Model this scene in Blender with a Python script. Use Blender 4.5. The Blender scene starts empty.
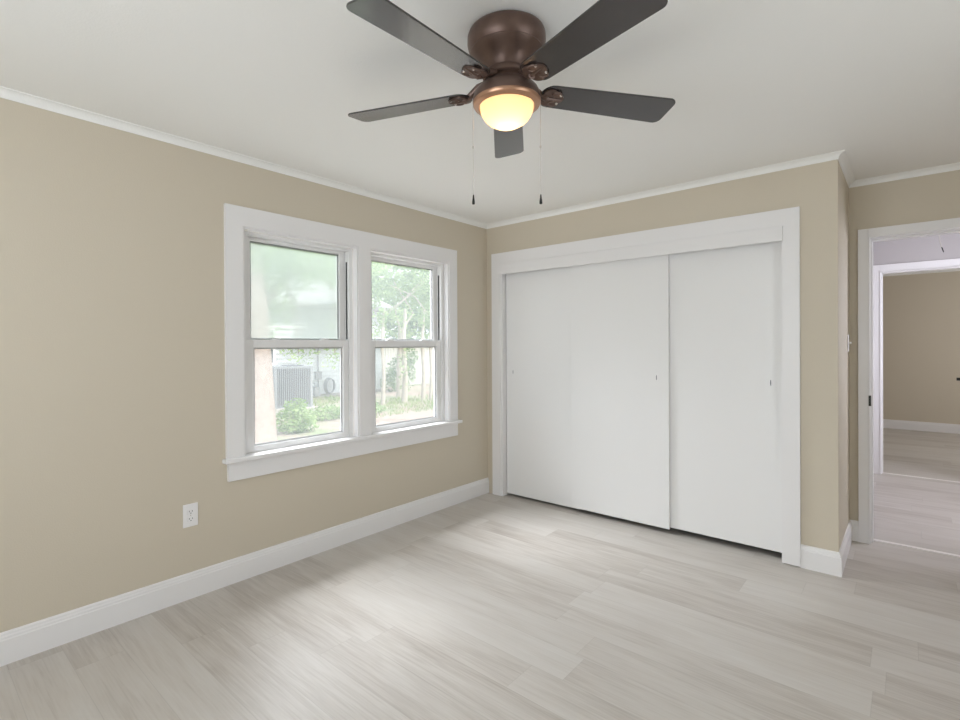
import bpy, bmesh, math, random
from mathutils import Vector, Matrix, noise

S = bpy.context.scene
COL = S.collection
rnd = random.Random(7)

# ------------------------------------------------------------------ camera
def make_camera():
    yaw, pitch, roll = .7237, -.0041, -.0054
    F = Vector((-math.sin(yaw)*math.cos(pitch), math.cos(yaw)*math.cos(pitch), math.sin(pitch)))
    R = Vector((math.cos(yaw), math.sin(yaw), 0))
    U = R.cross(F)
    R2 = R*math.cos(roll)+U*math.sin(roll)
    U2 = -R*math.sin(roll)+U*math.cos(roll)
    cd = bpy.data.cameras.new('camera')
    cd.sensor_fit = 'HORIZONTAL'; cd.sensor_width = 36
    cd.lens = 507.5492*36/960
    cd.shift_x = 20.35/960; cd.shift_y = -12.28/960
    cd.clip_start = .05; cd.clip_end = 300
    co = bpy.data.objects.new('camera', cd); COL.objects.link(co)
    m = Matrix((R2, U2, -F)).transposed().to_4x4()
    m.translation = Vector((2.8815, -3.6404, 1.3422))
    co.matrix_world = m
    S.camera = co
make_camera()

# ------------------------------------------------------------------ sky, sun, big lights, exposure
W = bpy.data.worlds.new('sky'); S.world = W; W.use_nodes = True
bg = W.node_tree.nodes['Background']
bg.inputs[0].default_value = (.86, .94, 1, 1)
bg.inputs[1].default_value = 1.9

def light(name, kind, loc, energy, color=(1, 1, 1), size=None, aim=None, size_y=None, spread=None):
    d = bpy.data.lights.new(name, kind); d.energy = energy; d.color = color
    if kind == 'AREA':
        d.shape = 'RECTANGLE'; d.size = size; d.size_y = size_y or size
        if spread: d.spread = math.radians(spread)
    elif kind == 'POINT': d.shadow_soft_size = size or .05
    o = bpy.data.objects.new(name, d); COL.objects.link(o); o.location = loc
    if aim is not None:
        o.rotation_euler = (Vector(aim)-Vector(loc)).to_track_quat('-Z', 'Z').to_euler()
    return o
sun = light('sun', 'SUN', (10, 4, 12), 4.2, (1, .95, .86), aim=(10-8, 4-3.0, 12-9.5))
sun.data.angle = math.radians(3)
# daylight through the windows on the walls behind and beside the camera
light('back_window_daylight', 'AREA', (1.9, -5.22, 1.45), 31, (.89, .94, 1), 1.9, (2.6, 0, 3.4), 1.35)
light('side_window_daylight', 'AREA', (4.30, -2.3, 1.45), 6.5, (.93, .96, 1), 1.5, (0, -2.3, 1.4), 1.3)
# skylight entering the twin window on the left wall
light('left_window_skylight', 'AREA', (-2.3, -1.5, 3.6), 600, (.90, .94, 1), 2.3, (.6, -1.5, .3), 1.8)
# added fill lights for the hall and far room, outside added windows
light('hall_fill_light', 'AREA', (4.32, 1.95, 1.5), 31, (.86, .86, 1), 1.05, (2.6, 2.1, 1.2), 1.15)
light('far_room_fill_light', 'AREA', (5.22, 5.0, 1.5), 21, (1, .95, .93), 1.35, (2.6, 5.2, .8), 1.15)

S.view_settings.view_transform = 'Standard'
S.view_settings.look = 'None'
S.view_settings.gamma = 1
S.view_settings.use_curve_mapping = False
S.view_settings.exposure = 0.51
S.cycles.max_bounces = 14; S.cycles.diffuse_bounces = 8; S.cycles.transparent_max_bounces = 24
S.cycles.sample_clamp_indirect = 6

# ------------------------------------------------------------------ materials
def mat(name, color, rough=.5, metal=0, spec=None, bump=None, noise_amt=None, noise_scale=6, trans=None, sub=None):
    m = bpy.data.materials.new(name); m.use_nodes = True
    nt = m.node_tree; b = nt.nodes['Principled BSDF']
    b.inputs['Base Color'].default_value = (*color, 1)
    b.inputs['Roughness'].default_value = rough
    b.inputs['Metallic'].default_value = metal
    if spec is not None: b.inputs['Specular IOR Level'].default_value = spec
    tc = nt.nodes.new('ShaderNodeTexCoord')
    if noise_amt:
        n = nt.nodes.new('ShaderNodeTexNoise'); n.inputs['Scale'].default_value = noise_scale
        n.inputs['Detail'].default_value = 4
        nt.links.new(tc.outputs['Object'], n.inputs['Vector'])
        mr = nt.nodes.new('ShaderNodeMapRange'); mr.inputs[3].default_value = 1-noise_amt; mr.inputs[4].default_value = 1+noise_amt
        nt.links.new(n.outputs['Fac'], mr.inputs[0])
        mx = nt.nodes.new('ShaderNodeVectorMath'); mx.operation = 'SCALE'
        mx.inputs[0].default_value = color
        nt.links.new(mr.outputs[0], mx.inputs['Scale'])
        nt.links.new(mx.outputs[0], b.inputs['Base Color'])
    if bump:
        n2 = nt.nodes.new('ShaderNodeTexNoise'); n2.inputs['Scale'].default_value = bump[0]; n2.inputs['Detail'].default_value = 3
        nt.links.new(tc.outputs['Object'], n2.inputs['Vector'])
        bp = nt.nodes.new('ShaderNodeBump'); bp.inputs['Strength'].default_value = bump[1]; bp.inputs['Distance'].default_value = .002
        nt.links.new(n2.outputs['Fac'], bp.inputs['Height']); nt.links.new(bp.outputs[0], b.inputs['Normal'])
    return m

M = {}
M['wall'] = mat('beige wall paint', (.595, .535, .432), .62, bump=(180, .25))
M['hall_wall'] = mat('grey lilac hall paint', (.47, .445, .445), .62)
M['ceiling'] = mat('ceiling paint', (.86, .86, .84), .8, bump=(120, .3))
M['trim'] = mat('white trim paint', (.80, .79, .79), .38)
M['vinyl'] = mat('white vinyl', (.78, .775, .77), .35)
M['door'] = mat('white door paint', (.81, .805, .80), .42, bump=(25, .12))
M['dark_gap'] = mat('dark rubber', (.03, .03, .03), .7)
M['bronze'] = mat('oil rubbed bronze', (.135, .086, .068), .38, .5, noise_amt=.25, noise_scale=30)
M['bronze_bright'] = mat('bronze ring', (.42, .24, .15), .3, .6)
M['steel'] = mat('chain metal', (.62, .58, .54), .35, .6)
M['black'] = mat('black plastic', (.012, .011, .01), .45)
M['plate'] = mat('white plastic plate', (.83, .82, .82), .3)
M['slot'] = mat('outlet slot', (.02, .02, .02), .5)
M['cord'] = mat('pull cord', (.55, .52, .48), .8)
M['threshold'] = mat('threshold strip', (.80, .77, .74), .35)
M['closet_inside'] = mat('closet interior paint', (.35, .32, .28), .8)
M['siding'] = mat('white lap siding', (.70, .72, .74), .6)
M['roof'] = mat('grey shingles', (.34, .33, .33), .9, noise_amt=.25, noise_scale=20)
M['unit'] = mat('condenser grey metal', (.36, .38, .41), .5, .2)
M['unit_dark'] = mat('condenser core', (.17, .18, .20), .7)
M['bark'] = mat('pale bark', (.35, .295, .265), .95, noise_amt=.35, noise_scale=14, bump=(20, 1))
M['bark_grey'] = mat('grey bark', (.46, .42, .36), .95, noise_amt=.3, noise_scale=12)
M['fence'] = mat('weathered fence wood', (.50, .50, .46), .9, noise_amt=.2, noise_scale=5)
M['concrete'] = mat('concrete', (.5, .48, .45), .9)
M['meter'] = mat('grey metal box', (.33, .34, .35), .5, .3)
M['nglass'] = mat('neighbour window glass', (.10, .12, .14), .1)

def blade_mat():
    m = mat('dark walnut blade', (.030, .021, .018), .26)
    nt = m.node_tree; b = nt.nodes['Principled BSDF']
    tc = nt.nodes.new('ShaderNodeTexCoord'); mp = nt.nodes.new('ShaderNodeMapping'); mp.inputs['Scale'].default_value = (3, 60, 3)
    n = nt.nodes.new('ShaderNodeTexNoise'); n.inputs['Scale'].default_value = 1.5; n.inputs['Detail'].default_value = 5
    cr = nt.nodes.new('ShaderNodeValToRGB')
    cr.color_ramp.elements[0].color = (.010, .008, .009, 1); cr.color_ramp.elements[1].color = (.026, .020, .019, 1)
    nt.links.new(tc.outputs['Object'], mp.inputs[0]); nt.links.new(mp.outputs[0], n.inputs['Vector'])
    nt.links.new(n.outputs['Fac'], cr.inputs[0]); nt.links.new(cr.outputs[0], b.inputs['Base Color'])
    b.inputs['Coat Weight'].default_value = .75; b.inputs['Coat Roughness'].default_value = .16
    return m
M['blade'] = blade_mat()

def bowl_mat():
    # frosted glass bowl lit by the bulb inside it
    m = bpy.data.materials.new('frosted lit glass'); m.use_nodes = True
    nt = m.node_tree; nt.nodes.clear()
    out = nt.nodes.new('ShaderNodeOutputMaterial')
    tr = nt.nodes.new('ShaderNodeBsdfTranslucent'); tr.inputs[0].default_value = (.30, .225, .16, 1)
    df = nt.nodes.new('ShaderNodeBsdfPrincipled'); df.inputs['Base Color'].default_value = (.30, .22, .14, 1); df.inputs['Roughness'].default_value = .25
    mx = nt.nodes.new('ShaderNodeMixShader'); mx.inputs[0].default_value = .25
    nt.links.new(tr.outputs[0], mx.inputs[1]); nt.links.new(df.outputs[0], mx.inputs[2])
    em = nt.nodes.new('ShaderNodeEmission'); em.inputs[0].default_value = (1, .64, .40, 1); em.inputs[1].default_value = .16
    ad = nt.nodes.new('ShaderNodeAddShader'); nt.links.new(mx.outputs[0], ad.inputs[0]); nt.links.new(em.outputs[0], ad.inputs[1])
    nt.links.new(ad.outputs[0], out.inputs[0])
    return m
M['bowl'] = bowl_mat()

def glass_mat(name, haze):
    m = bpy.data.materials.new(name); m.use_nodes = True
    nt = m.node_tree; nt.nodes.clear()
    out = nt.nodes.new('ShaderNodeOutputMaterial')
    t = nt.nodes.new('ShaderNodeBsdfTransparent'); t.inputs[0].default_value = (.985, .985, .985, 1)
    g = nt.nodes.new('ShaderNodeBsdfGlossy'); g.inputs['Roughness'].default_value = .03
    mx = nt.nodes.new('ShaderNodeMixShader'); mx.inputs[0].default_value = .05
    nt.links.new(t.outputs[0], mx.inputs[1]); nt.links.new(g.outputs[0], mx.inputs[2])
    last = mx
    if haze:      # strong haze: fogged pane; weak haze: veil added to wash out the view
        tc = nt.nodes.new('ShaderNodeTexCoord')
        mp = nt.nodes.new('ShaderNodeMapping'); mp.inputs['Scale'].default_value = (1, 1, 1)
        n = nt.nodes.new('ShaderNodeTexNoise'); n.inputs['Scale'].default_value = 4.0; n.inputs['Detail'].default_value = 3
        mr = nt.nodes.new('ShaderNodeMapRange'); mr.inputs[1].default_value = .3; mr.inputs[2].default_value = .7
        mr.inputs[3].default_value = haze*.9; mr.inputs[4].default_value = haze*1.08
        nt.links.new(tc.outputs['Object'], mp.inputs[0]); nt.links.new(mp.outputs[0], n.inputs['Vector'])
        nt.links.new(n.outputs['Fac'], mr.inputs[0])
        tl = nt.nodes.new('ShaderNodeBsdfTranslucent'); tl.inputs[0].default_value = (.178, .192, .182, 1) if haze > .5 else (.19, .20, .20, 1)
        m3 = tl
        if haze > .5:
            r = nt.nodes.new('ShaderNodeBsdfRefraction'); r.inputs['Roughness'].default_value = .38; r.inputs['IOR'].default_value = 1.01
            r.inputs[0].default_value = (.955, .968, .95, 1)
            m3 = nt.nodes.new('ShaderNodeMixShader'); m3.inputs[0].default_value = .5
            nt.links.new(tl.outputs[0], m3.inputs[1]); nt.links.new(r.outputs[0], m3.inputs[2])
        m2 = nt.nodes.new('ShaderNodeMixShader')
        nt.links.new(mr.outputs[0], m2.inputs[0]); nt.links.new(mx.outputs[0], m2.inputs[1]); nt.links.new(m3.outputs[0], m2.inputs[2])
        last = m2
    nt.links.new(last.outputs[0], out.inputs[0])
    return m
M['glass'] = glass_mat('window glass', .22)
M['clear_glass'] = glass_mat('clear glass', 0)
M['fogged'] = glass_mat('fogged window glass', .88)

def floor_mat():
    m = bpy.data.materials.new('light oak plank floor'); m.use_nodes = True
    nt = m.node_tree; b = nt.nodes['Principled BSDF']; L = nt.links.new
    def N(t, **k):
        n = nt.nodes.new(t)
        for a, v in k.items(): setattr(n, a, v)
        return n
    def math_(op, a, b_=None):
        n = N('ShaderNodeMath', operation=op)
        for i, v in enumerate((a, b_)):
            if v is None: continue
            if isinstance(v, (int, float)): n.inputs[i].default_value = v
            else: L(v, n.inputs[i])
        return n.outputs[0]
    tc = N('ShaderNodeTexCoord'); sx = N('ShaderNodeSeparateXYZ'); L(tc.outputs['Object'], sx.inputs[0])
    PW, PL = .182, 1.22
    ry = math_('DIVIDE', math_('ADD', sx.outputs[1], 20.053), PW); row = math_('FLOOR', ry); fy = math_('FRACT', ry)
    wn = N('ShaderNodeTexWhiteNoise', noise_dimensions='1D'); L(row, wn.inputs['W'])
    rx = math_('ADD', math_('DIVIDE', sx.outputs[0], PL), math_('MULTIPLY', wn.outputs['Value'], 7.3))
    colx = math_('FLOOR', rx); fx = math_('FRACT', rx)
    cb = N('ShaderNodeCombineXYZ'); L(row, cb.inputs[0]); L(colx, cb.inputs[1])
    w2 = N('ShaderNodeTexWhiteNoise', noise_dimensions='2D'); L(cb.outputs[0], w2.inputs['Vector'])
    sc = N('ShaderNodeSeparateColor'); L(w2.outputs['Color'], sc.inputs[0])
    # grain coordinates, shifted from plank to plank
    off = N('ShaderNodeCombineXYZ'); L(math_('MULTIPLY', sc.outputs[0], 40.0), off.inputs[0]); L(math_('MULTIPLY', sc.outputs[1], 30.0), off.inputs[1])
    va = N('ShaderNodeVectorMath', operation='ADD'); L(tc.outputs['Object'], va.inputs[0]); L(off.outputs[0], va.inputs[1])
    def grain(sx_, sy_, detail, dist=0.0):
        mp = N('ShaderNodeMapping'); mp.inputs['Scale'].default_value = (sx_, sy_, 1); L(va.outputs[0], mp.inputs[0])
        n = N('ShaderNodeTexNoise'); n.inputs['Scale'].default_value = 1; n.inputs['Detail'].default_value = detail
        n.inputs['Distortion'].default_value = dist; L(mp.outputs[0], n.inputs['Vector'])
        return n.outputs['Fac']
    g1 = grain(1.3, 6.5, 5, .9); g2 = grain(5, 120, 3, .3); g3 = grain(1.6, 24, 4, 1.6)
    v = math_('ADD', math_('MULTIPLY', math_('SUBTRACT', g1, .5), .30), math_('MULTIPLY', math_('SUBTRACT', g2, .5), .22))
    v = math_('ADD', v, math_('MULTIPLY', math_('SUBTRACT', g3, .5), .17))
    v = math_('ADD', v, math_('MULTIPLY', math_('SUBTRACT', sc.outputs[2], .5), .12))
    cr = N('ShaderNodeValToRGB'); cr.color_ramp.interpolation = 'LINEAR'
    e = cr.color_ramp.elements
    e[0].position = .28; e[0].color = (.32, .275, .235, 1)
    e[1].position = .74; e[1].color = (.63, .61, .58, 1)
    e2 = cr.color_ramp.elements.new(.5); e2.color = (.53, .495, .455, 1)
    L(math_('ADD', v, .5), cr.inputs[0])
    # seams
    s1 = math_('MINIMUM', fy, math_('SUBTRACT', 1.0, fy)); s2 = math_('MULTIPLY', math_('MINIMUM', fx, math_('SUBTRACT', 1.0, fx)), PL/PW)
    sm = math_('MINIMUM', s1, s2)
    mr = N('ShaderNodeMapRange'); mr.inputs[1].default_value = .0; mr.inputs[2].default_value = .012; mr.inputs[3].default_value = .85; mr.inputs[4].default_value = 1
    L(sm, mr.inputs[0])
    sv = N('ShaderNodeVectorMath', operation='SCALE'); L(cr.outputs[0], sv.inputs[0]); L(mr.outputs[0], sv.inputs['Scale'])
    L(sv.outputs[0], b.inputs['Base Color'])
    rr = N('ShaderNodeMapRange'); rr.inputs[3].default_value = .36; rr.inputs[4].default_value = .5; L(g2, rr.inputs[0]); L(rr.outputs[0], b.inputs['Roughness'])
    bp = N('ShaderNodeBump'); bp.inputs['Strength'].default_value = .12; bp.inputs['Distance'].default_value = .002
    L(math_('ADD', math_('MULTIPLY', g2, .4), mr.outputs[0]), bp.inputs['Height']); L(bp.outputs[0], b.inputs['Normal'])
    return m
M['floor'] = floor_mat()

def leaf_mat(name, c1, c2):
    m = bpy.data.materials.new(name); m.use_nodes = True
    nt = m.node_tree; nt.nodes.clear(); L = nt.links.new
    out = nt.nodes.new('ShaderNodeOutputMaterial')
    tc = nt.nodes.new('ShaderNodeTexCoord'); n = nt.nodes.new('ShaderNodeTexNoise'); n.inputs['Scale'].default_value = 2.2
    L(tc.outputs['Object'], n.inputs['Vector'])
    cr = nt.nodes.new('ShaderNodeValToRGB'); cr.color_ramp.elements[0].position = .35; cr.color_ramp.elements[1].position = .65
    cr.color_ramp.elements[0].color = (*c1, 1); cr.color_ramp.elements[1].color = (*c2, 1); L(n.outputs['Fac'], cr.inputs[0])
    d = nt.nodes.new('ShaderNodeBsdfDiffuse'); t = nt.nodes.new('ShaderNodeBsdfTranslucent')
    L(cr.outputs[0], d.inputs[0]); L(cr.outputs[0], t.inputs[0])
    mx = nt.nodes.new('ShaderNodeMixShader'); mx.inputs[0].default_value = .45
    L(d.outputs[0], mx.inputs[1]); L(t.outputs[0], mx.inputs[2]); L(mx.outputs[0], out.inputs[0])
    return m
M['leaf'] = leaf_mat('green leaves', (.24, .36, .15), (.48, .62, .32))
M['leaf_dark'] = leaf_mat('darker green leaves', (.15, .25, .12), (.32, .44, .24))
M['grass'] = leaf_mat('grass blades', (.24, .36, .12), (.42, .50, .24))

def ground_mat():
    m = mat('leaf litter ground', (.5, .4, .33), .95)
    nt = m.node_tree; b = nt.nodes['Principled BSDF']; L = nt.links.new
    tc = nt.nodes.new('ShaderNodeTexCoord')
    n = nt.nodes.new('ShaderNodeTexNoise'); n.inputs['Scale'].default_value = .9; n.inputs['Detail'].default_value = 6; n.inputs['Roughness'].default_value = .75
    cr = nt.nodes.new('ShaderNodeValToRGB'); e = cr.color_ramp.elements
    e[0].position = .40; e[0].color = (.32, .23, .19, 1); e[1].position = .62; e[1].color = (.26, .30, .17, 1)
    x = cr.color_ramp.elements.new(.5); x.color = (.40, .33, .29, 1)
    L(tc.outputs['Object'], n.inputs['Vector']); L(n.outputs['Fac'], cr.inputs[0]); L(cr.outputs[0], b.inputs['Base Color'])
    return m
M['ground'] = ground_mat()

# ------------------------------------------------------------------ mesh helpers
class MB:
    def __init__(s): s.bm = bmesh.new()
    def box(s, x0, x1, y0, y1, z0, z1):
        v = [s.bm.verts.new(p) for p in ((x0,y0,z0),(x1,y0,z0),(x1,y1,z0),(x0,y1,z0),(x0,y0,z1),(x1,y0,z1),(x1,y1,z1),(x0,y1,z1))]
        for f in ((3,2,1,0),(4,5,6,7),(0,1,5,4),(1,2,6,5),(2,3,7,6),(3,0,4,7)): s.bm.faces.new([v[i] for i in f])
        return s
    def sweep(s, prof, a, b, out):
        """extrude profile (t outward, z) from a to b (xy); out = outward xy unit; ends may be mitred by passing (p, shift) in a/b"""
        (ax, ay, am), (bx, by, bm_) = a, b
        dx, dy = bx-ax, by-ay; l = math.hypot(dx, dy); dx /= l; dy /= l
        ra = [s.bm.verts.new((ax+out[0]*t+dx*am*t, ay+out[1]*t+dy*am*t, z)) for t, z in prof]
        rb = [s.bm.verts.new((bx+out[0]*t+dx*bm_*t, by+out[1]*t+dy*bm_*t, z)) for t, z in prof]
        n = len(prof)
        for i in range(n):
            j = (i+1) % n
            s.bm.faces.new((ra[i], ra[j], rb[j], rb[i]))
        s.bm.faces.new(ra[::-1]); s.bm.faces.new(rb)
        return s
    def lathe(s, prof, c=(0,0,0), n=40, a0=0, a1=2*math.pi, closed=True):
        rings = []
        for r, z in prof:
            if r < 1e-6: rings.append([s.bm.verts.new((c[0], c[1], c[2]+z))])
            else: rings.append([s.bm.verts.new((c[0]+r*math.cos(a0+(a1-a0)*k/n), c[1]+r*math.sin(a0+(a1-a0)*k/n), c[2]+z)) for k in range(n)])
        for a, b in zip(rings, rings[1:]):
            for k in range(n):
                j = (k+1) % n
                if len(a) == 1 and len(b) == 1: continue
                if len(a) == 1: s.bm.faces.new((a[0], b[j], b[k]))
                elif len(b) == 1: s.bm.faces.new((a[k], a[j], b[0]))
                else: s.bm.faces.new((a[k], a[j], b[j], b[k]))
        return s
    def tube(s, pts, r, n=8, cap=True):
        pts = [Vector(p) for p in pts]; rings = []
        rr = r if isinstance(r, (list, tuple)) else [r]*len(pts)
        up = None
        for i, p in enumerate(pts):
            d = (pts[min(i+1, len(pts)-1)]-pts[max(i-1, 0)]).normalized()
            if up is None: up = Vector((0,0,1)) if abs(d.z) < .9 else Vector((1,0,0))
            u = d.cross(up).normalized(); w = u.cross(d).normalized(); up = w
            rings.append([s.bm.verts.new(p+(u*math.cos(2*math.pi*k/n)+w*math.sin(2*math.pi*k/n))*rr[i]) for k in range(n)])
        for a, b in zip(rings, rings[1:]):
            for k in range(n): s.bm.faces.new((a[k], a[(k+1)%n], b[(k+1)%n], b[k]))
        if cap: s.bm.faces.new(rings[0][::-1]); s.bm.faces.new(rings[-1])
        return s
    def prism(s, poly, z0, z1):
        a = [s.bm.verts.new((x, y, z0)) for x, y in poly]; b = [s.bm.verts.new((x, y, z1)) for x, y in poly]
        n = len(poly)
        for i in range(n): s.bm.faces.new((a[i], a[(i+1)%n], b[(i+1)%n], b[i]))
        s.bm.faces.new(a[::-1]); s.bm.faces.new(b)
        return s
    def build(s, name, material, parent=None, smooth=False, bevel=None, kind=None, xf=None, fixn=True):
        if xf is not None: bmesh.ops.transform(s.bm, matrix=xf, verts=s.bm.verts)
        if fixn: bmesh.ops.recalc_face_normals(s.bm, faces=s.bm.faces)
        me = bpy.data.meshes.new(name); s.bm.to_mesh(me); s.bm.free()
        me.materials.append(material)
        if smooth:
            for p in me.polygons: p.use_smooth = True
            me.set_sharp_from_angle(angle=math.radians(40))
        o = bpy.data.objects.new(name, me); COL.objects.link(o)
        if parent: o.parent = parent
        if bevel:
            bv = o.modifiers.new('bevel', 'BEVEL'); bv.width = bevel; bv.segments = 2; bv.limit_method = 'ANGLE'
        if kind: o['kind'] = kind
        return o
def tag(o, label=None, cat=None, group=None, kind=None):
    if label: o['label'] = label
    if cat: o['category'] = cat
    if group: o['group'] = group
    if kind: o['kind'] = kind
    return o
def empty(name, loc=(0,0,0), rz=0):
    o = bpy.data.objects.new(name, None); o.empty_display_size = .1; COL.objects.link(o)
    o.location = loc; o.rotation_euler = (0, 0, rz); return o
ST = 'structure'

# ------------------------------------------------------------------ room shell
XC, YD, XR, YB, H = 2.579, .727, 4.2, -5.15, 2.44
HY, FY = 3.13, 6.87
# floor runs through the closet, the hall and the far room
MB().box(-.115, 5.2, YB-.1, 7.0, -.1, 0).build('floor', M['floor'], kind=ST)
MB().box(-.115, 5.75, YB-.1, 7.0, H, H+.1).build('ceiling', M['ceiling'], kind=ST)  # overhang past the right wall added to keep sun out of the windows
WY0, WY1, WZ0, WZ1 = -2.276, -.525, .69, 2.035
(MB().box(-.115, 0, YB, WY0, 0, H).box(-.115, 0, WY1, 7, 0, H).box(-.115, 0, WY0, WY1, 0, WZ0).box(-.115, 0, WY0, WY1, WZ1, H)
 .box(-.115, 0, -1.445, -1.365, WZ0, WZ1)).build('wall_left', M['wall'], kind=ST)
CX0, CX1, CZ = .175, 2.31, 2.0
(MB().box(0, CX0, 0, .1, 0, H).box(CX1, XC, 0, .1, 0, H).box(CX0, CX1, 0, .1, CZ, H)).build('wall_closet', M['wall'], kind=ST)
MB().box(2.479, XC, .1, YD, 0, H).build('wall_closet_side', M['wall'], kind=ST)
DX0, DX1, DZ = 2.685, 3.47, 2.055
(MB().box(2.479, DX0, YD, .842, 0, H).box(DX1, XR, YD, .842, 0, H).box(DX0, DX1, YD, .842, DZ, H)).build('wall_doorway', M['wall'], kind=ST)
MB().box(0, 2.479, YD, .842, 0, H).build('wall_closet_rear', M['closet_inside'], kind=ST)
# back wall and right wall with their own windows (behind / beside the camera)
(MB().box(-.115, .9, YB-.1, YB, 0, H).box(2.9, XR+.1, YB-.1, YB, 0, H).box(.9, 2.9, YB-.1, YB, 0, .75).box(.9, 2.9, YB-.1, YB, 2.15, H)).build('wall_back', M['wall'], kind=ST)
(MB().box(XR, XR+.1, YB, -3.1, 0, H).box(XR, XR+.1, -1.5, 1.4, 0, H).box(XR, XR+.1, 2.5, HY, 0, H).box(XR, XR+.1, 1.4, 2.5, 0, .9).box(XR, XR+.1, 1.4, 2.5, 2.1, H).box(XR, XR+.1, -3.1, -1.5, 0, .78).box(XR, XR+.1, -3.1, -1.5, 2.12, H)).build('wall_right', M['wall'], kind=ST)
# hall and far room
HY, FY = 3.13, 6.87
FX0, FX1, FZ = 2.665, 3.45, 2.085
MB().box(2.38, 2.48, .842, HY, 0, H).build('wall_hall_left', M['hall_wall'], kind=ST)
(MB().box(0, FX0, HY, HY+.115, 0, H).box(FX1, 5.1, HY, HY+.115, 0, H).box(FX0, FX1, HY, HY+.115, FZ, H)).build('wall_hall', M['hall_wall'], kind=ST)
MB().box(0, 5.1, FY, FY+.1, 0, H).build('wall_far', M['wall'], kind=ST)
MB().box(5.1, 5.2, HY, 4.3, 0, H).box(5.1, 5.2, 5.7, FY+.1, 0, H).box(5.1, 5.2, 4.3, 5.7, 0, .9).box(5.1, 5.2, 4.3, 5.7, 2.1, H).build('wall_far_right', M['wall'], kind=ST)

# baseboards
BB = [(0,0),(.015,0),(.015,.104),(.012,.108),(.0115,.117),(.009,.122),(.0085,.131),(.005,.136),(0,.137)]
def baseboard(name, a, b, out): MB().sweep(BB, a, b, out).build(name, M['trim'], kind=ST)
baseboard('baseboard_left', (0, YB, 0), (0, 0, 0), (1, 0))
baseboard('baseboard_closet', (2.396, 0, 0), (XC, 0, 1), (0, -1))
baseboard('baseboard_closet_side', (XC, 0, -1), (XC, YD, 0), (1, 0))
baseboard('baseboard_doorway', (XC+.0, YD, 0), (2.63, YD, 0), (0, -1))
baseboard('baseboard_doorway_right', (3.535, YD, 0), (XR, YD, 0), (0, -1))
baseboard('baseboard_back', (0, YB, 0), (XR, YB, 0), (0, 1))
baseboard('baseboard_right', (XR, YB, 0), (XR, YD, 0), (-1, 0))
baseboard('baseboard_far', (0, FY, 0), (5.1, FY, 0), (0, -1))
baseboard('baseboard_hall', (2.48, HY, 0), (2.61, HY, 0), (0, -1))
# cove moulding at the ceiling
def cove(name, a, b, out):
    c = .036; pr = [(0, H), (0, H-c)]
    for i in range(7):
        t = math.pi/2*i/6
        pr.append((.004+(c-.004)*(1-math.cos(t)), H-c+(c-.004)*math.sin(t)))
    pr.append((c, H))
    MB().sweep(pr, a, b, out).build(name, M['ceiling'], kind=ST, smooth=True)
cove('trim_1', (0, YB, 0), (0, 0, -1), (1, 0))
cove('trim_2', (0, 0, 1), (XC, 0, 1), (0, -1))
cove('trim_3', (XC, 0, -1), (XC, YD, -1), (1, 0))
cove('trim_4', (XC, YD, 1), (XR, YD, 0), (0, -1))
cove('trim_5', (XR, YB, 0), (XR, YD, 0), (-1, 0))
cove('trim_6', (0, FY, 0), (5.1, FY, 0), (0, -1))

# ------------------------------------------------------------------ window casing, stool, apron
OY0, OY1 = -2.376, -.429
c = MB()
c.box(0, .02, OY0, WY0, .712, 2.147).box(0, .02, WY1, OY1, .712, 2.147).box(0, .02, WY0, WY1, WZ1, 2.147)
c.box(0, .02, -1.455, -1.355, .712, WZ1)
c.build('trim_7', M['trim'], kind=ST)
# inner stop beads round both openings
c = MB()
for a, b in ((WY0, -1.455), (-1.355, WY1)):
    c.box(-.034, .012, a, a+.012, .712, WZ1).box(-.034, .012, b-.012, b, .712, WZ1).box(-.034, .012, a+.012, b-.012, WZ1-.012, WZ1)
c.build('trim_8', M['trim'], bevel=.002, kind=ST)
MB().box(-.115, .048, OY0-.018, OY1+.03, .688, .712).build('trim_9', M['trim'], bevel=.004, kind=ST)      # stool
MB().box(0, .02, OY0+.008, OY1, .582, .688).build('trim_10', M['trim'], bevel=.0015, kind=ST)            # apron

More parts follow.
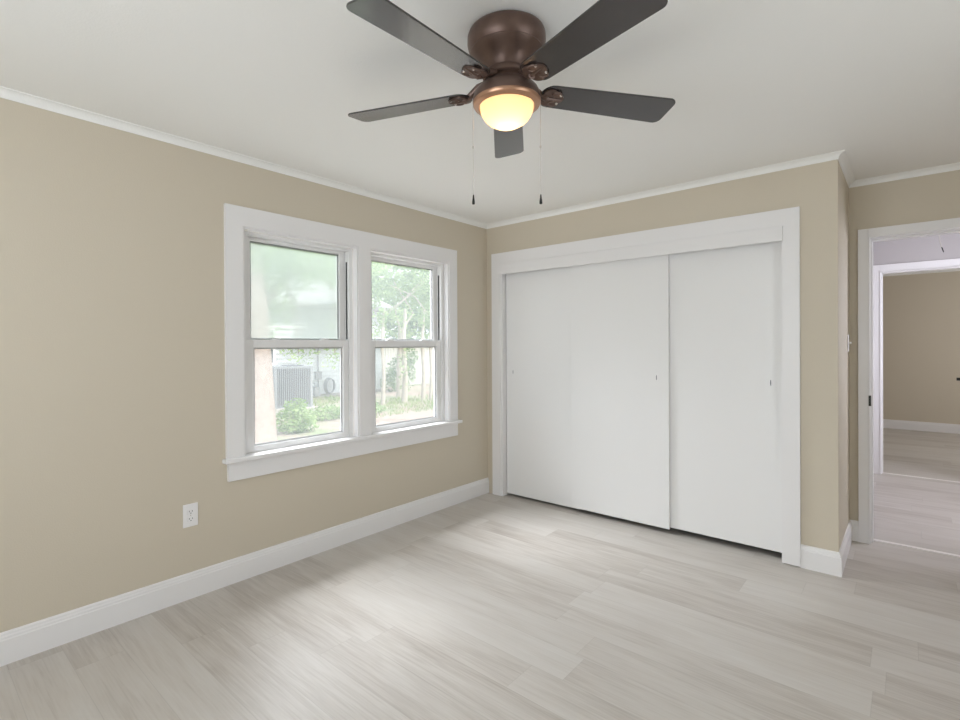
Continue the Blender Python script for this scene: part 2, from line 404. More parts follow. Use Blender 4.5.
def window(name, a, b, foggy):
    root = empty(name, (-.05, (a+b)/2, .712)); root['kind'] = ST
    root['label'] = 'white vinyl double hung window'
    ox = root.location
    T = Matrix.Translation(-ox)
    def P(mb, nm, m, parent=root, bevel=None, extra=None):
        o = mb.build(nm, m, None, bevel=bevel, xf=T); o.parent = parent; o['kind'] = ST; return o
    z0, z1 = .712, 2.023; a += .012; b -= .012
    f = .032; ft = .020
    fr = MB()
    fr.box(-.13, -.034, a, a+f, z0, z1).box(-.13, -.034, b-f, b, z0, z1).box(-.13, -.034, a+f, b-f, z1-ft, z1).box(-.13, -.042, a+f, b-f, z0, z0+.014)
    P(fr, 'window_frame', M['vinyl'], bevel=.002)
    # balance track in the jamb above the lower sash
    P(MB().box(-.070, -.054, a+f, a+f+.004, 1.39, 1.93).box(-.068, -.057, b-f-.004, b-f, 1.39, 1.93), 'balance_track', M['dark_gap'])
    P(MB().box(-.074, -.052, a+f, a+f+.003, 1.93, z1-ft).box(-.074, -.052, b-f-.003, b-f, 1.93, z1-ft), 'track_cover', M['vinyl'])
    def sash(nm, x0, x1, za, zb, lo, hi, st, gm):
        ya, yb = a+f+.002, b-f-.002
        s = MB()
        s.box(x0, x1, ya, ya+st, za, zb).box(x0, x1, yb-st, yb, za, zb).box(x0, x1, ya+st, yb-st, za, za+lo).box(x0, x1, ya+st, yb-st, zb-hi, zb)
        so = P(s, nm, M['vinyl'], bevel=.003)
        # glazing bead
        g = .007
        P(MB().box(x0+.004, x0+.016, ya+st, ya+st+g, za+lo, zb-hi).box(x0+.004, x0+.016, yb-st-g, yb-st, za+lo, zb-hi)
          .box(x0+.004, x0+.016, ya+st+g, yb-st-g, za+lo, za+lo+g).box(x0+.004, x0+.016, ya+st+g, yb-st-g, zb-hi-g, zb-hi), 'glazing_bead', M['vinyl'], parent=so)
        gx = (x0+x1)/2
        P(MB().box(gx+.002, gx+.005, ya+st+g, ya+st+g+.003, za+lo+g, zb-hi-g).box(gx+.002, gx+.005, yb-st-g-.003, yb-st-g, za+lo+g, zb-hi-g)
          .box(gx+.002, gx+.005, ya+st+g+.003, yb-st-g-.003, za+lo+g, za+lo+g+.003).box(gx+.002, gx+.005, ya+st+g+.003, yb-st-g-.003, zb-hi-g-.003, zb-hi-g), 'gasket', M['meter'], parent=so)
        P(MB().box((x0+x1)/2-.002, (x0+x1)/2+.002, ya+st-.004, yb-st+.004, za+lo-.004, zb-hi+.004), 'glass_pane', gm, parent=so)
        return so
    up = sash('upper_sash', -.115, -.082, 1.345, z1-ft, .04, .022, .045, M['fogged'] if foggy else M['glass'])
    lo = sash('lower_sash', -.076, -.043, z0+.012, 1.384, .024, .046, .045, M['glass'])
    for t in (.28, .72):
        y = a+(b-a)*t
        P(MB().box(-.074, -.046, y-.027, y+.027, 1.384, 1.389).box(-.066, -.050, y-.014, y+.014, 1.389, 1.398).box(-.052, -.038, y-.006, y+.030, 1.389, 1.395),
          'sash_lock', M['vinyl'], parent=lo, bevel=.0015)
    for o in root.children_recursive: pass
    return root
window('window_1', WY0, -1.455, True)
window('window_2', -1.355, WY1, False)
# framed windows in the openings behind and beside the camera; hall and far room ones added for their fill lights
def plain_window(name, axis, c, a, b, z0, z1):
    def bx(mb, u0, u1, za, zb, t0=-.025, t1=.025):
        return mb.box(u0, u1, c+t0, c+t1, za, zb) if axis == 'y' else mb.box(c+t0, c+t1, u0, u1, za, zb)
    f = .05; m = (a+b)/2; zm = (z0+z1)/2; mb = MB()
    bx(mb, a, a+f, z0, z1); bx(mb, b-f, b, z0, z1); bx(mb, a+f, b-f, z0, z0+f); bx(mb, a+f, b-f, z1-f, z1); bx(mb, a+f, b-f, zm-.02, zm+.02)
    if b-a > 1.7: bx(mb, m-.03, m+.03, z0+f, zm-.02); bx(mb, m-.03, m+.03, zm+.02, z1-f)
    fr = mb.build(name, M['vinyl'], kind=ST)
    gp = bx(MB(), a+f, b-f, z0+f, z1-f, -.002, .002).build('glass_pane', M['clear_glass'], fr); gp['kind'] = ST
plain_window('window_3', 'y', YB-.05, .9, 2.9, .75, 2.15)
plain_window('window_4', 'x', XR+.05, -3.1, -1.5, .78, 2.12)
plain_window('added_window_5', 'x', XR+.05, 1.4, 2.5, .9, 2.1)  # added window that the hall fill light shines through
plain_window('added_window_6', 'x', 5.15, 4.3, 5.7, .9, 2.1)  # added window to let the far room fill light in

# ------------------------------------------------------------------ closet
c = MB()
c.box(.069, .160, -.02, 0, .0, 2.163).box(2.307, 2.396, -.02, 0, .006, 2.163).box(.160, 2.307, -.02, 0, 2.0, 2.163)
c.build('trim_11', M['trim'], kind=ST)
MB().box(.162, 2.311, -.034, -.02, 1.969, 2.060).build('trim_12', M['trim'], bevel=.002, kind=ST)     # fascia over the door track
MB().box(.160, .180, -.012, .1, 0, 2.0).box(2.300, 2.31, -.012, .1, 0, 2.0).build('trim_13', M['trim'], kind=ST)
def closet_door(name, x0, x1, y0, z0, px, zp):
    root = empty(name, ((x0+x1)/2, y0+.01, z0)); root['kind'] = ST; root['label'] = 'white flat sliding closet door'
    T = Matrix.Translation(-root.location)
    sl = MB().box(x0, x1, y0, y0+.02, z0, 1.985).build('door_panel', M['door'], None, bevel=.0015, xf=T); sl.parent = root; sl['kind'] = ST
    # recessed oval pull: rim and dark cup
    rim = MB(); n = 20
    def ring(rx, rz, y): return [rim.bm.verts.new((px+rx*math.cos(2*math.pi*k/n), y, zp+rz*math.sin(2*math.pi*k/n))) for k in range(n)]
    r0, r1, r2, r3 = ring(.0095, .026, y0+.001), ring(.0095, .026, y0-.0025), ring(.006, .022, y0-.0025), ring(.006, .022, y0-.0005)
    for a, b in ((r0, r1), (r1, r2), (r2, r3)):
        for k in range(n): rim.bm.faces.new((a[k], a[(k+1)%n], b[(k+1)%n], b[k]))
    ro = rim.build('finger_pull', M['plate'], None, xf=T, smooth=True); ro.parent = sl; ro['kind'] = ST
    cup = MB(); r = [cup.bm.verts.new((px-.003+.0032*math.cos(2*math.pi*k/n), y0-.0008, zp+.021*math.sin(2*math.pi*k/n))) for k in range(n)]
    cup.bm.faces.new(r)
    cu = cup.build('pull_cup', M['unit_dark'], None, xf=T); cu.parent = sl; cu['kind'] = ST
closet_door('door_1', .187, .90, .040, .022, .262, 1.107)
closet_door('door_2', .846, 1.617, .014, .036, 1.534, 1.106)
closet_door('door_3', 1.570, 2.296, .040, .044, 2.237, 1.098)
MB().box(.180, 2.300, .012, .064, 1.987, 2.0).build('trim_14', M['dark_gap'], kind=ST)   # door track

# ------------------------------------------------------------------ doorway casings, jambs, thresholds
def casing(name, x0, x1, z1, y, w, out=-1):
    """flat casing with a small bead along its inner edge"""
    t = .02*out
    ys = sorted((y, y+t)); yb = sorted((y, y+t*1.35))
    c = MB()
    c.box(x0-w, x0-.012, *ys, 0, z1+w).box(x1+.012, x1+w, *ys, 0, z1+w).box(x0-.012, x1+.012, *ys, z1+.012, z1+w)
    c.box(x0-.012, x0-.004, *yb, 0, z1+.012).box(x1+.004, x1+.012, *yb, 0, z1+.012).box(x0-.012, x1+.012, *yb, z1+.004, z1+.012)
    c.build(name, M['trim'], bevel=.0015, kind=ST)
def jamb(name, x0, x1, z1, ya, yb):
    MB().box(x0-.016, x0, ya, yb, 0, z1+.016).box(x1, x1+.016, ya, yb, 0, z1+.016).box(x0, x1, ya, yb, z1, z1+.016) \
        .box(x0, x0+.010, ya+.045, yb-.03, 0, z1).box(x1-.010, x1, ya+.045, yb-.03, 0, z1).box(x0+.01, x1-.01, ya+.045, yb-.03, z1-.010, z1) \
        .build(name, M['trim'], bevel=.001, kind=ST)
casing('trim_15', 2.694, 3.455, 2.042, YD, .066)
casing('trim_16', 2.694, 3.455, 2.042, .842, .072, 1)
jamb('trim_17', 2.694, 3.455, 2.042, YD-.004, .846)
casing('trim_18', 2.676, 3.435, 2.072, HY, .073)
jamb('trim_19', 2.676, 3.435, 2.072, HY-.004, HY+.119)
MB().box(2.694, 3.455, .800, .835, 0, .006).build('trim_20', M['threshold'], bevel=.002, kind=ST)
MB().box(2.676, 3.435, HY+.05, HY+.078, 0, .005).build('trim_21', M['threshold'], bevel=.002, kind=ST)

# ------------------------------------------------------------------ ceiling fan
FXc, FYc = 1.825, -2.188
def build_fan():
    root = empty('ceiling_fan', (FXc, FYc, H))
    tag(root, 'bronze five-blade ceiling fan with lit glass bowl, mounted flush to the ceiling', 'ceiling fan')
    hp = [(0,-.0005),(.124,-.0005),(.132,-.006),(.1365,-.018),(.137,-.040),(.133,-.058),(.126,-.070),(.1275,-.073),(.125,-.077),(.112,-.090),(.098,-.104),(.088,-.117),(.081,-.131),(.078,-.144),(0,-.144)]
    MB().lathe(hp, n=56).build('motor_housing', M['bronze'], root, smooth=True)
    # flywheel the blade irons bolt to
    MB().lathe([(0,-.144),(.080,-.144),(.083,-.148),(.083,-.164),(.078,-.169),(0,-.169)], n=48).build('flywheel', M['bronze'], root, smooth=True)
    # switch cup flaring out to the bowl ring
    MB().lathe([(0,-.169),(.074,-.169),(.077,-.176),(.085,-.185),(.099,-.195),(.110,-.207),(.117,-.222),(.1195,-.236),(.119,-.243),(0,-.243)], n=56).build('light_kit', M['bronze'], root, smooth=True)
    MB().lathe([(.094,-.243),(.1185,-.243),(.1190,-.250),(.1155,-.2555),(.108,-.2575),(.104,-.261),(.098,-.262),(.0955,-.259),(.094,-.252)], n=56).build('bowl_ring', M['bronze_bright'], root, smooth=True)
    bw = [(.0945,-.256),(.0945,-.266),(.089,-.284),(.079,-.300),(.065,-.314),(.047,-.324),(.025,-.330),(0,-.332)]
    MB().lathe(bw, n=56).build('glass_bowl', M['bowl'], root, smooth=True)
    MB().lathe([(0,-.285),(.02,-.283),(.028,-.272),(.024,-.258),(.014,-.2505),(0,-.2505)], n=20).build('bulb', M['bulb'], root, smooth=True)
    lt = light('bulb_light', 'POINT', (0, 0, -.284), 3.2, (1, .74, .45), .026); lt.parent = root
    # blades
    th0 = 1.553+math.pi
    tilt_dir = Vector((math.cos(.7237), math.sin(.7237), 0))
    for k in range(5):
        a = th0-k*2*math.pi/5
        d = Vector((math.cos(a), math.sin(a), 0))
        droop = -.034*d.dot(tilt_dir)-.022*d.dot(Vector((tilt_dir.y, -tilt_dir.x, 0)))      # the rotor hangs slightly out of level
        base = Matrix.Rotation(a, 4, 'Z') @ Matrix.Rotation(-droop, 4, 'Y')
        # blade outline in local x (out) / y, rounded corners
        L0, L1 = .128, .636
        def w(t): return .056+.013*min(1, t*1.2)
        pts = []
        n = 8
        for i in range(n+1):      # tip corner +y
            t = math.pi/2*i/n; r = .028; wt = w(1)
            pts.append((L1-r+r*math.cos(math.pi/2-t), wt-r+r*math.sin(math.pi/2-t)))
        tip = pts[:]
        tipn = [(x, -y) for x, y in tip[::-1]]
        root_pts = []
        for i in range(13):       # rounded root
            t = math.pi/2+math.pi*i/12
            root_pts.append((L0+.045+.045*math.cos(t), -w(0)*math.sin(t)))
        poly = [(x, y) for x, y in tip]
        poly += [(x, y) for x, y in tipn]
        poly += [(x, y) for x, y in root_pts]
        zb = -.206
        P = base @ Matrix.Translation((0, 0, zb)) @ Matrix.Rotation(math.radians(PITCH), 4, 'X')
        bl = MB().prism(poly, 0, .006).build('blade', M['blade'], root, bevel=.0015)
        bl.matrix_local = P
        # ornate blade iron: bolted foot, curved neck and leaf-shaped plate with raised scrolls
        ir = MB()
        ir.tube([(.075,0,.034),(.098,0,.030),(.118,0,.016),(.135,0,.004),(.155,0,-.004)], [.014,.013,.012,.012,.013], n=10)
        leaf = []
        for i in range(28):
            t = 2*math.pi*i/28
            rr = 1+.12*math.cos(3*t)
            leaf.append((.172+.040*math.cos(t)*rr, .040*math.sin(t)*rr))
        ir.prism(leaf, -.005, -.0003)
        for sgn in (1, -1):       # scrolls
            pts = []
            for i in range(16):
                t = i/15*1.6*math.pi; r = .021*(1-.55*i/15)
                pts.append((.172+.010+r*math.cos(t), sgn*(.020+r*math.sin(t)*.9), -.006))
            ir.tube(pts, .003, n=6)
        ir.tube([(.148,0,-.006),(.175,0,-.0075),(.212,0,-.006)], [.006,.004,.002], n=6)
        io = ir.build('blade_iron', M['bronze'], root, smooth=True); io.matrix_local = P
        for (sx, sy) in ((.200,.022),(.200,-.022),(.160,0)):
            MB().lathe([(0,-.0095),(.003,-.009),(.0048,-.0065),(.0048,-.004),(0,-.004)], (sx, sy, 0), n=10).build('screw', M['steel'], io, smooth=True)
    # pull chains
    for s_, zend in ((-1, -.600), (1, -.600)):
        x, y = tilt_dir.x*s_*.1185, tilt_dir.y*s_*.1185
        ch = MB().tube([(x*.97, y*.97, -.238), (x, y, -.242), (x, y, -.40), (x, y, zend+.03)], .0012, n=6)
        for i in range(0, 96):
            z = -.246-i*.0034
            if z < zend+.034: break
            ch.lathe([(0,.0011),(.0013,0),(0,-.0011)], (x, y, z), n=5)
        co = ch.build('pull_chain', M['steel'], root)
        MB().lathe([(0,.006),(.003,.004),(.0034,0),(.003,-.004),(0,-.006)], (x, y, -.40), n=10).build('chain_connector', M['steel'], co, smooth=True)
        MB().lathe([(0,.034),(.0022,.032),(.003,.022),(.0048,.010),(.0052,.002),(.004,-.001),(0,-.0015)], (x, y, zend), n=12).build('pendant', M['black'], co, smooth=True)
    return root
PITCH = -10.5
def emat():
    m = bpy.data.materials.new('lamp bulb'); m.use_nodes = True; nt = m.node_tree; b = nt.nodes['Principled BSDF']
    b.inputs['Base Color'].default_value = (1,.9,.75,1); b.inputs['Emission Color'].default_value = (1,.8,.55,1); b.inputs['Emission Strength'].default_value = 6
    return m
M['bulb'] = emat()
build_fan()

# ------------------------------------------------------------------ outlet and switch
def outlet():
    o = empty('wall_outlet', (0, -2.565, .443))
    tag(o, 'white duplex power outlet low on the beige wall under the window', 'outlet')
    MB().box(0, .006, -.038, .038, -.061, .061).build('cover_plate', M['plate'], o, bevel=.0025)
    for z in (.0195, -.0195):
        rc = MB().box(.006, .0085, -.017, .017, z-.0135, z+.0135).build('receptacle', M['plate'], o, bevel=.002)
        MB().box(.0086, .0090, -.0085, -.0060, z-.001, z+.0065).box(.0086, .0090, .0060, .0085, z-.001, z+.0065).box(.0086, .0090, -.0022, .0022, z-.0095, z-.0050).build('slot', M['slot'], rc)
    MB().lathe([(0,.0),(.003,.0),(.003,.0015),(0,.002)], n=10).build('screw', M['steel'], o, xf=Matrix.Translation((.006,0,0)) @ Matrix.Rotation(math.pi/2, 4, 'Y'))
outlet()
def switch():
    o = empty('light_switch', (XC, .62, 1.345))
    tag(o, 'white toggle light switch on the closet side wall by the doorway', 'light switch')
    MB().box(0, .006, -.035, .035, -.058, .058).build('cover_plate', M['plate'], o, bevel=.0025)
    MB().box(.006, .020, -.005, .005, -.004, .008).build('toggle', M['plate'], o, bevel=.0015)
    for z in (.030, -.030):
        MB().lathe([(0,.0),(.003,.0),(.003,.0015),(0,.002)], n=10).build('screw', M['steel'], o, xf=Matrix.Translation((.006,0,z)) @ Matrix.Rotation(math.pi/2, 4, 'Y'))
switch()
o = MB().box(3.418, 3.47, FY-.006, FY, .785, .828).build('wall_jack', M['black'], bevel=.002)
tag(o, 'small black wall jack on the far room wall, at the right picture edge', 'wall jack')
o = MB().box(2.6835, 2.6965, YD-.032, YD-.0265, .925, .995).build('strike_plate', M['black'])
tag(o, 'black strike plate on the white doorframe edge at handle height', 'strike plate')
# attic hatch pull cord in the hall
pts = [(3.066, 1.9, 2.44), (3.066, 1.9, 2.30), (3.067, 1.9, 2.21), (3.071, 1.9, 2.15), (3.082, 1.9, 2.10), (3.092, 1.9, 2.062)]
pc = MB().tube(pts, .003, n=8).build('pull_cord', M['cord'], smooth=True)
tag(pc, 'thin pull cord with dark tip hanging from the hall ceiling', 'pull cord')
MB().tube([(3.082,1.9,2.10),(3.087,1.9,2.082),(3.0925,1.9,2.060)], [.0035,.0035,.003], n=8).build('cord_tip', M['black'], pc, smooth=True)

# ------------------------------------------------------------------ outdoors
GZ = -.3
g = MB(); n = 40
vs = [[g.bm.verts.new((-45+45*i/n-.13 if i < n else -.13, -20+55*j/n, GZ+(.03*noise.noise(Vector((i*.5, j*.5, 0))) if 0 < i < n-1 else 0))) for j in range(n+1)] for i in range(n+1)]
for i in range(n):
    for j in range(n): g.bm.faces.new((vs[i][j], vs[i+1][j], vs[i+1][j+1], vs[i][j+1]))
go = g.build('ground', M['ground'], kind=ST, smooth=True)
MB().box(-.14, -.115, YB, 7, GZ-.1, 0).build('trim_22', M['concrete'], kind=ST)

def leaves(name, blobs, count, size, material, parent, seed=1):
    """foliage: many small two-sided leaf blades scattered through ellipsoid clumps"""
    r = random.Random(seed); vs, fs = [], []
    tot = sum(b[3]*b[4]*b[5] for b in blobs)
    for (bx, by, bz, rx, ry, rz) in blobs:
        m = max(6, int(count*rx*ry*rz/tot))
        for _ in range(m):
            while True:
                p = Vector((r.uniform(-1,1), r.uniform(-1,1), r.uniform(-1,1)))
                if p.length <= 1: break
            p = Vector((bx+p.x*rx, by+p.y*ry, bz+p.z*rz))
            u = Vector((r.gauss(0,1), r.gauss(0,1), r.gauss(0,.6))).normalized()
            v = u.cross(Vector((r.gauss(0,1), r.gauss(0,1), r.gauss(0,1)))).normalized()
            s = size*r.uniform(.6, 1.3); i = len(vs)
            vs += [p-u*s, p+v*s*.42-u*s*.1, p+u*s, p-v*s*.42-u*s*.1]; fs.append((i, i+1, i+2, i+3))
    me = bpy.data.meshes.new(name); me.from_pydata([tuple(v) for v in vs], [], fs); me.materials.append(material)
    o = bpy.data.objects.new(name, me); COL.objects.link(o)
    if parent: o.parent = parent
    return o
def tree(name, loc, label, trunk, branches, blobs, count, size, bark, leaf, cat='tree', group=None, seed=1):
    root = empty(name, loc); tag(root, label, cat, group)
    t = MB()
    t.tube([p[:3] for p in trunk], [p[3] for p in trunk], n=14)
    t.build('trunk', bark, root, smooth=True)
    if branches:
        b = MB()
        for br in branches: b.tube([p[:3] for p in br], [p[3] for p in br], n=7)
        b.build('branches', bark, root, smooth=True)
    if blobs: leaves('foliage', blobs, count, size, leaf, root, seed)
    return root

# big pale trunk seen through the left window, its crown spreading above
tree('shade_tree', (-5.35, .50, GZ), 'large tree with a thick pale trunk close outside the left window',
     [(0,0,-.1,.38),(0,0,.1,.32),(0,.0,1.0,.27),(0,-.05,2.2,.24),(-.05,-.1,3.4,.19)],
     [[(0,-.05,2.2,.10),(-.3,.8,3.0,.08),(-.6,2.2,3.5,.04)],[(0,-.05,2.7,.12),(.4,-.9,3.4,.07),(.5,-1.8,3.8,.03)],[(-.25,.7,2.9,.04),(-.1,.8,2.2,.02),(-.1,.85,1.5,.01)],[(-.5,1.8,3.3,.03),(-.3,1.75,2.4,.02),(-.2,1.7,1.5,.01)]],
     [(-.2,.9,3.5,1.2,1.6,.55),(.3,-1.4,3.9,1.1,1.3,.8),(-.9,2.2,3.6,1.2,1.4,.6),(-.2,.35,2.6,.45,.55,.65),(-.1,.9,3.0,.6,1.1,.35),(-.1,.85,1.58,.22,.36,.24),(-.1,.95,1.38,.12,.18,.14),(-.1,.35,1.95,.2,.35,.16),(-.2,1.62,1.50,.2,.30,.34),(-.3,1.9,2.05,.2,.2,.5),(0,-.6,3.1,.8,.8,.4)],
     15000, .05, M['bark'], M['leaf'], seed=3)
# forked tree seen through the right window
tree('forked_tree', (-9.3, 7.25, GZ), 'leafy tree with crossing forked branches seen through the right window',
     [(0,0,-.1,.13),(0,0,1.0,.10),(0,.05,2.2,.085)],
     [[(0,.05,2.1,0.044),(.1,-.3,2.8,0.033),(.4,.9,4.0,0.017)],[(0,.05,2.1,0.044),(.1,.5,2.7,0.033),(.3,-.9,4.1,0.017)],[(.1,-.9,2.5,0.022),(.5,.1,3.3,0.025),(.5,1.0,4.0,0.017)],[(.1,1.3,2.6,0.022),(.5,.2,3.2,0.022),(.5,-.9,3.5,0.017)]],
     [(0,0,3.9,1.0,2.2,.9),(0,-1.4,3.5,.8,1.0,.8),(0,1.4,3.5,.8,1.1,.8),(.2,-.3,2.65,.5,.6,.35),(.1,-1.4,2.45,.35,.4,.3),(.1,.9,2.5,.35,.5,.25),(.2,1.5,2.1,.3,.35,.25),(0,-1.3,1.75,.3,.3,.25),(0,.3,2.05,.3,.9,.16),(0,-.9,2.1,.3,.4,.3),(0,1.1,1.95,.3,.4,.2),(0,.2,4.7,1.1,1.9,.6)],
     15000, .06, M['bark_grey'], M['leaf'], seed=5)
# further trees
far_trees = [(-20.5, 4.6, 'tree with a broad crown rising behind the white neighbour house', 2.3, 4.6, 2.6),
             (-17.0, 14.5, 'tall tree behind the board fence, nearest the house corner', 2.0, 3.8, 2.4),
             (-14.6, 19.8, 'tall tree farther along behind the board fence', 2.2, 3.8, 2.6),
             (-21.0, 10.2, 'tree crown standing farthest back, above the house roof', 2.4, 5.2, 2.6)]
for i, (x, y, lab, r, zc, hz) in enumerate(far_trees):
    tree('background_tree', (x, y, GZ), lab, [(0,0,-.1,.2),(.05,0,1.5,.16),(0,.1,3.4,.12)],
         [[(0,.05,2.0,.08),(.3,.9,3.2,.04)],[(0,.05,2.3,.08),(.2,-.9,3.4,.04)]],
         [(0,0,zc,r,r,hz*.7),(.3,-r*.6,zc-1,r*.6,r*.6,.9),(.2,r*.6,zc-.8,r*.6,r*.6,.9),(.2,0,zc-2.0,r*.5,r*.6,.6)], 4200, .14, M['bark_grey'], M['leaf_dark'], group=None, seed=20+i)
# thin pale saplings in front of the fence
saps = [(-8.2, 5.62, 'slim pale sapling at the left edge of the right window view', .05),
        (-8.0, 6.25, 'ivy green slim trunk in the middle of the right window view', .075),
        (-8.0, 7.00, 'pale bare sapling right of the ivy green trunk', .055),
        (-8.1, 7.42, 'thinnest pale sapling at the right edge of the window view', .035)]
for i, (x, y, lab, r) in enumerate(saps):
    tree('sapling', (x, y, GZ), lab, [(0,0,-.05,r*1.3),(.02,.03,.8,r),(0,-.02,1.7,r*.9),(.03,.04,2.7,r*.6)], None,
         [(0,0,2.45,.14,.14,.3)] + ([(0,0,1.0,.16,.16,1.0)] if i == 1 else []), 160, .06, M['bark_grey'], M['leaf'], cat='sapling', seed=40+i)

def shrub(name, loc, label, blobs, count, size, leafm, seed, group=None):
    root = empty(name, loc); tag(root, label, 'shrub', group)
    st = MB()
    r = random.Random(seed)
    for k in range(7):
        b = blobs[k % len(blobs)]
        st.tube([(r.uniform(-.05,.05), r.uniform(-.05,.05), -.03), (b[0]+r.uniform(-.5,.5)*b[3], b[1]+r.uniform(-.5,.5)*b[4], b[2]+b[5]*.5)], [.012,.005], n=5)
    st.build('stems', M['bark_grey'], root)
    leaves('foliage', blobs, count, size, leafm, root, seed)
shrub('shrub', (-5.9, 1.50, GZ), 'bright green rounded shrub right beside the pale trunk', [(0,0,.24,.34,.36,.27),(.1,.25,.16,.2,.22,.18),(-.1,.1,.5,.2,.25,.15)], 1100, .05, M['leaf'], 61)
shrub('shrub', (-6.9, 2.9, GZ), 'low spreading green shrub right of the bright rounded one', [(0,0,.14,.3,.6,.17),(.0,.7,.12,.25,.5,.14),(0,1.3,.12,.25,.4,.12)], 1500, .045, M['leaf'], 62)
shrub('shrub', (-11.2, 9.0, GZ), 'dense dull green bush in front of the board fence', [(0,0,.6,.4,.7,.7),(.1,-.5,.4,.35,.5,.45),(0,.3,1.2,.35,.5,.5)], 1900, .06, M['leaf_dark'], 63)
shrub('shrub', (-7.4, .55, GZ), 'reddish low shrub at the foot of the pale trunk', [(1.2,-.05,.12,.3,.35,.14)], 260, .05, leaf_mat('reddish leaves', (.42,.22,.15), (.55,.34,.24)), 64)
# grass tufts
KEEP = [(q[0], q[1], .15) for q in saps]+[(-6.9, 2.9, .5), (-6.9, 3.6, .5), (-6.9, 4.2, .4), (-5.9, 1.5, .4), (-11.2, 9.0, 1.3)]
gr = random.Random(9); vs, fs = [], []
for _ in range(9000):
    x, y = gr.uniform(-11.2, -6.2), gr.uniform(0, 9)
    if noise.noise(Vector((x*.35, y*.35, 3))) < -.02 or x < -11.4 or math.hypot(x+8.25, y-2.86) < .75 or any(math.hypot(x-u, y-v) < w for u, v, w in KEEP): continue
    a = gr.uniform(0, 6.28); s = gr.uniform(.01, .02); h = gr.uniform(.05, .12); i = len(vs)
    lx, ly = gr.uniform(-.03,.03), gr.uniform(-.03,.03)
    vs += [(x-s*math.cos(a), y-s*math.sin(a), GZ-.02), (x+s*math.cos(a), y+s*math.sin(a), GZ-.02), (x+lx, y+ly, GZ+h)]; fs.append((i, i+1, i+2))
me = bpy.data.meshes.new('lawn_grass'); me.from_pydata(vs, [], fs); me.materials.append(M['grass'])
lo = bpy.data.objects.new('lawn_grass', me); COL.objects.link(lo)
tag(lo, 'patchy short grass on the yard beyond the window', 'grass', kind='stuff')

# condenser unit on its slab
def condenser():
    w, d, h = .80, .58, .98
    root = empty('air_conditioner', (-8.25, 2.86, -.10), -.42)
    tag(root, 'grey ribbed outdoor air conditioner unit standing on a concrete pad', 'air conditioner')
    MB().box(-d/2-.1, d/2+.1, -w/2-.08, w/2+.08, -.22, 0).build('pad', M['concrete'], root, bevel=.01)
    b = MB().box(-d/2+.03, d/2-.03, -w/2+.03, w/2-.03, .03, h-.05).build('coil', M['unit_dark'], root)
    fr = MB()
    for sx in (-1, 1):
        for sy in (-1, 1): fr.box(sx*d/2-.03, sx*d/2+.03, sy*w/2-.03, sy*w/2+.03, 0, h)
    fr.box(-d/2-.02, d/2+.02, -w/2-.02, w/2+.02, h-.06, h).box(-d/2, d/2, -w/2, w/2, 0, .05)
    fr.build('cabinet', M['unit'], root, bevel=.008)
    lv = MB()
    for k in range(17):
        y = -w/2+.06+(w-.12)*k/16
        lv.box(d/2-.01, d/2+.025, y-.009, y+.009, .05, h-.06)
    for k in range(9):
        x = -d/2+.06+(d-.12)*k/8
        lv.box(x-.009, x+.009, -w/2-.022, -w/2+.01, .05, h-.06)
    lv.build('grille', M['unit'], root)
    f = MB().lathe([(.05,.0),(.26,.0),(.27,.015),(.05,.03)], (0,0,h), n=24).build('fan_guard', M['unit_dark'], root, smooth=True)
condenser()

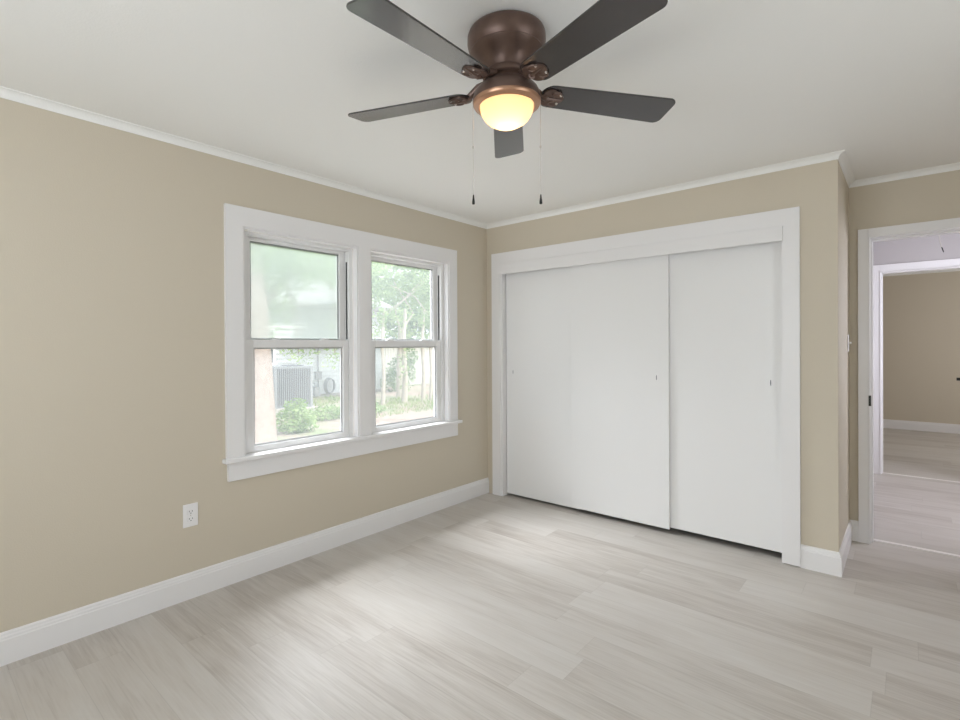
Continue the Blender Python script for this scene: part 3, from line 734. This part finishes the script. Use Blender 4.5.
# neighbour's house with white lap siding
def house():
    root = empty('neighbor_house', (-11.6, 4.5, GZ), 0)
    tag(root, 'white sided single storey neighbour house behind the air conditioner', 'house')
    # wall facing us from local y=-6.5 to 3.4
    y0, y1, zt = -7.0, 4.0, 3.0
    s = MB(); lap = .15; z = .08
    while z < zt:
        a = s.bm.verts.new((.05, y0, z)); b = s.bm.verts.new((.05, y1, z)); c_ = s.bm.verts.new((.0, y1, z+lap)); d_ = s.bm.verts.new((.0, y0, z+lap))
        e = s.bm.verts.new((.0, y0, z)); f = s.bm.verts.new((.0, y1, z))
        s.bm.faces.new((a, b, c_, d_)); s.bm.faces.new((a, e, f, b)); z += lap
    z = .08
    while z < zt:   # end wall
        a = s.bm.verts.new((0, y1+.03, z)); b = s.bm.verts.new((-6, y1+.03, z)); c_ = s.bm.verts.new((-6, y1, z+lap)); d_ = s.bm.verts.new((0, y1, z+lap))
        s.bm.faces.new((a, b, c_, d_)); z += lap
    s.box(-6, -.01, y0, y1-.005, .0, zt)
    w_ = s.build('siding_wall', M['siding'], root)
    MB().box(-.02, .035, y1-.04, y1+.04, .08, zt).build('corner_board', M['trim'], root)
    MB().box(-6, .02, y0, y1, -.1, .08).build('foundation', M['concrete'], root)
    rf = MB()
    pr = [(.5, zt-.12), (.5, zt), (-3, zt+1.3), (-6.5, zt), (-6.5, zt-.12)]
    v0 = [rf.bm.verts.new((x, y0-.3, z)) for x, z in pr]; v1 = [rf.bm.verts.new((x, y1+.3, z)) for x, z in pr]
    for i in range(5): rf.bm.faces.new((v0[i], v0[(i+1)%5], v1[(i+1)%5], v1[i]))
    rf.bm.faces.new(v0); rf.bm.faces.new(v1[::-1])
    rf.build('roof', M['roof'], root)
    # window just left of the unit
    yc = -.80
    fr = MB().box(.0, .09, yc-.50, yc-.43, 1.15, 2.2).box(.0, .09, yc+.43, yc+.50, 1.15, 2.2).box(.0, .09, yc-.43, yc+.43, 2.13, 2.2).box(.0, .10, yc-.55, yc+.55, 1.08, 1.16).build('house_window', M['trim'], root)
    MB().box(.05, .062, yc-.43, yc+.43, 1.16, 2.13).build('pane', M['nglass'], fr)
    MB().box(.03, .14, 1.08, 1.30, .56, .82).build('meter_box', M['meter'], root, bevel=.01)
    MB().tube([(.08,1.19,.82),(.08,1.19,2.6)], .022).tube([(.08,1.19,.56),(.08,1.19,.05)], .018).build('conduit', M['meter'], root)
    MB().box(.03,.30,.92,1.12,.06,.34).tube([(.16,1.02,.34),(.16,1.02,.46),(.05,1.02,.46)], .02).build('gas_meter', M['meter'], root, bevel=.02)
    hz = MB()
    for k in range(5):
        r = .19-.006*k
        hz.tube([(.10+.03*k, 1.58+r*math.cos(t*math.pi/10), .34+r*1.4*math.sin(t*math.pi/10)) for t in range(21)], .014, n=6)
    hz.build('garden_hose', M['meter'], root)
house()

# board fence
def fence():
    root = empty('board_fence', (-12.6, 11.4, GZ), 0)
    tag(root, 'weathered vertical board fence across the yard behind the saplings', 'fence')
    r = random.Random(4); k = 0; y = -2.4
    p = MB()
    while y < 6.5:
        p.box(-.01, .012, y, y+.135, .02, 1.75+r.uniform(-.02,.02)); y += .145
    p.build('board_panel', M['fence'], root)
    MB().box(-.05, -.01, -2.4, 6.5, .35, .44).box(-.05, -.01, -2.4, 6.5, 1.35, 1.44).build('rail', M['fence'], root)
    for yy in (-2.4, 0, 2.4, 4.8):
        MB().box(-.14, -.05, yy, yy+.09, -.1, 1.8).build('post', M['fence'], root)
fence()

for ob in S.objects:
    if ob.type == 'MESH' and ob.parent is None and 'label' not in ob and 'kind' not in ob: print('UNTAGGED', ob.name)
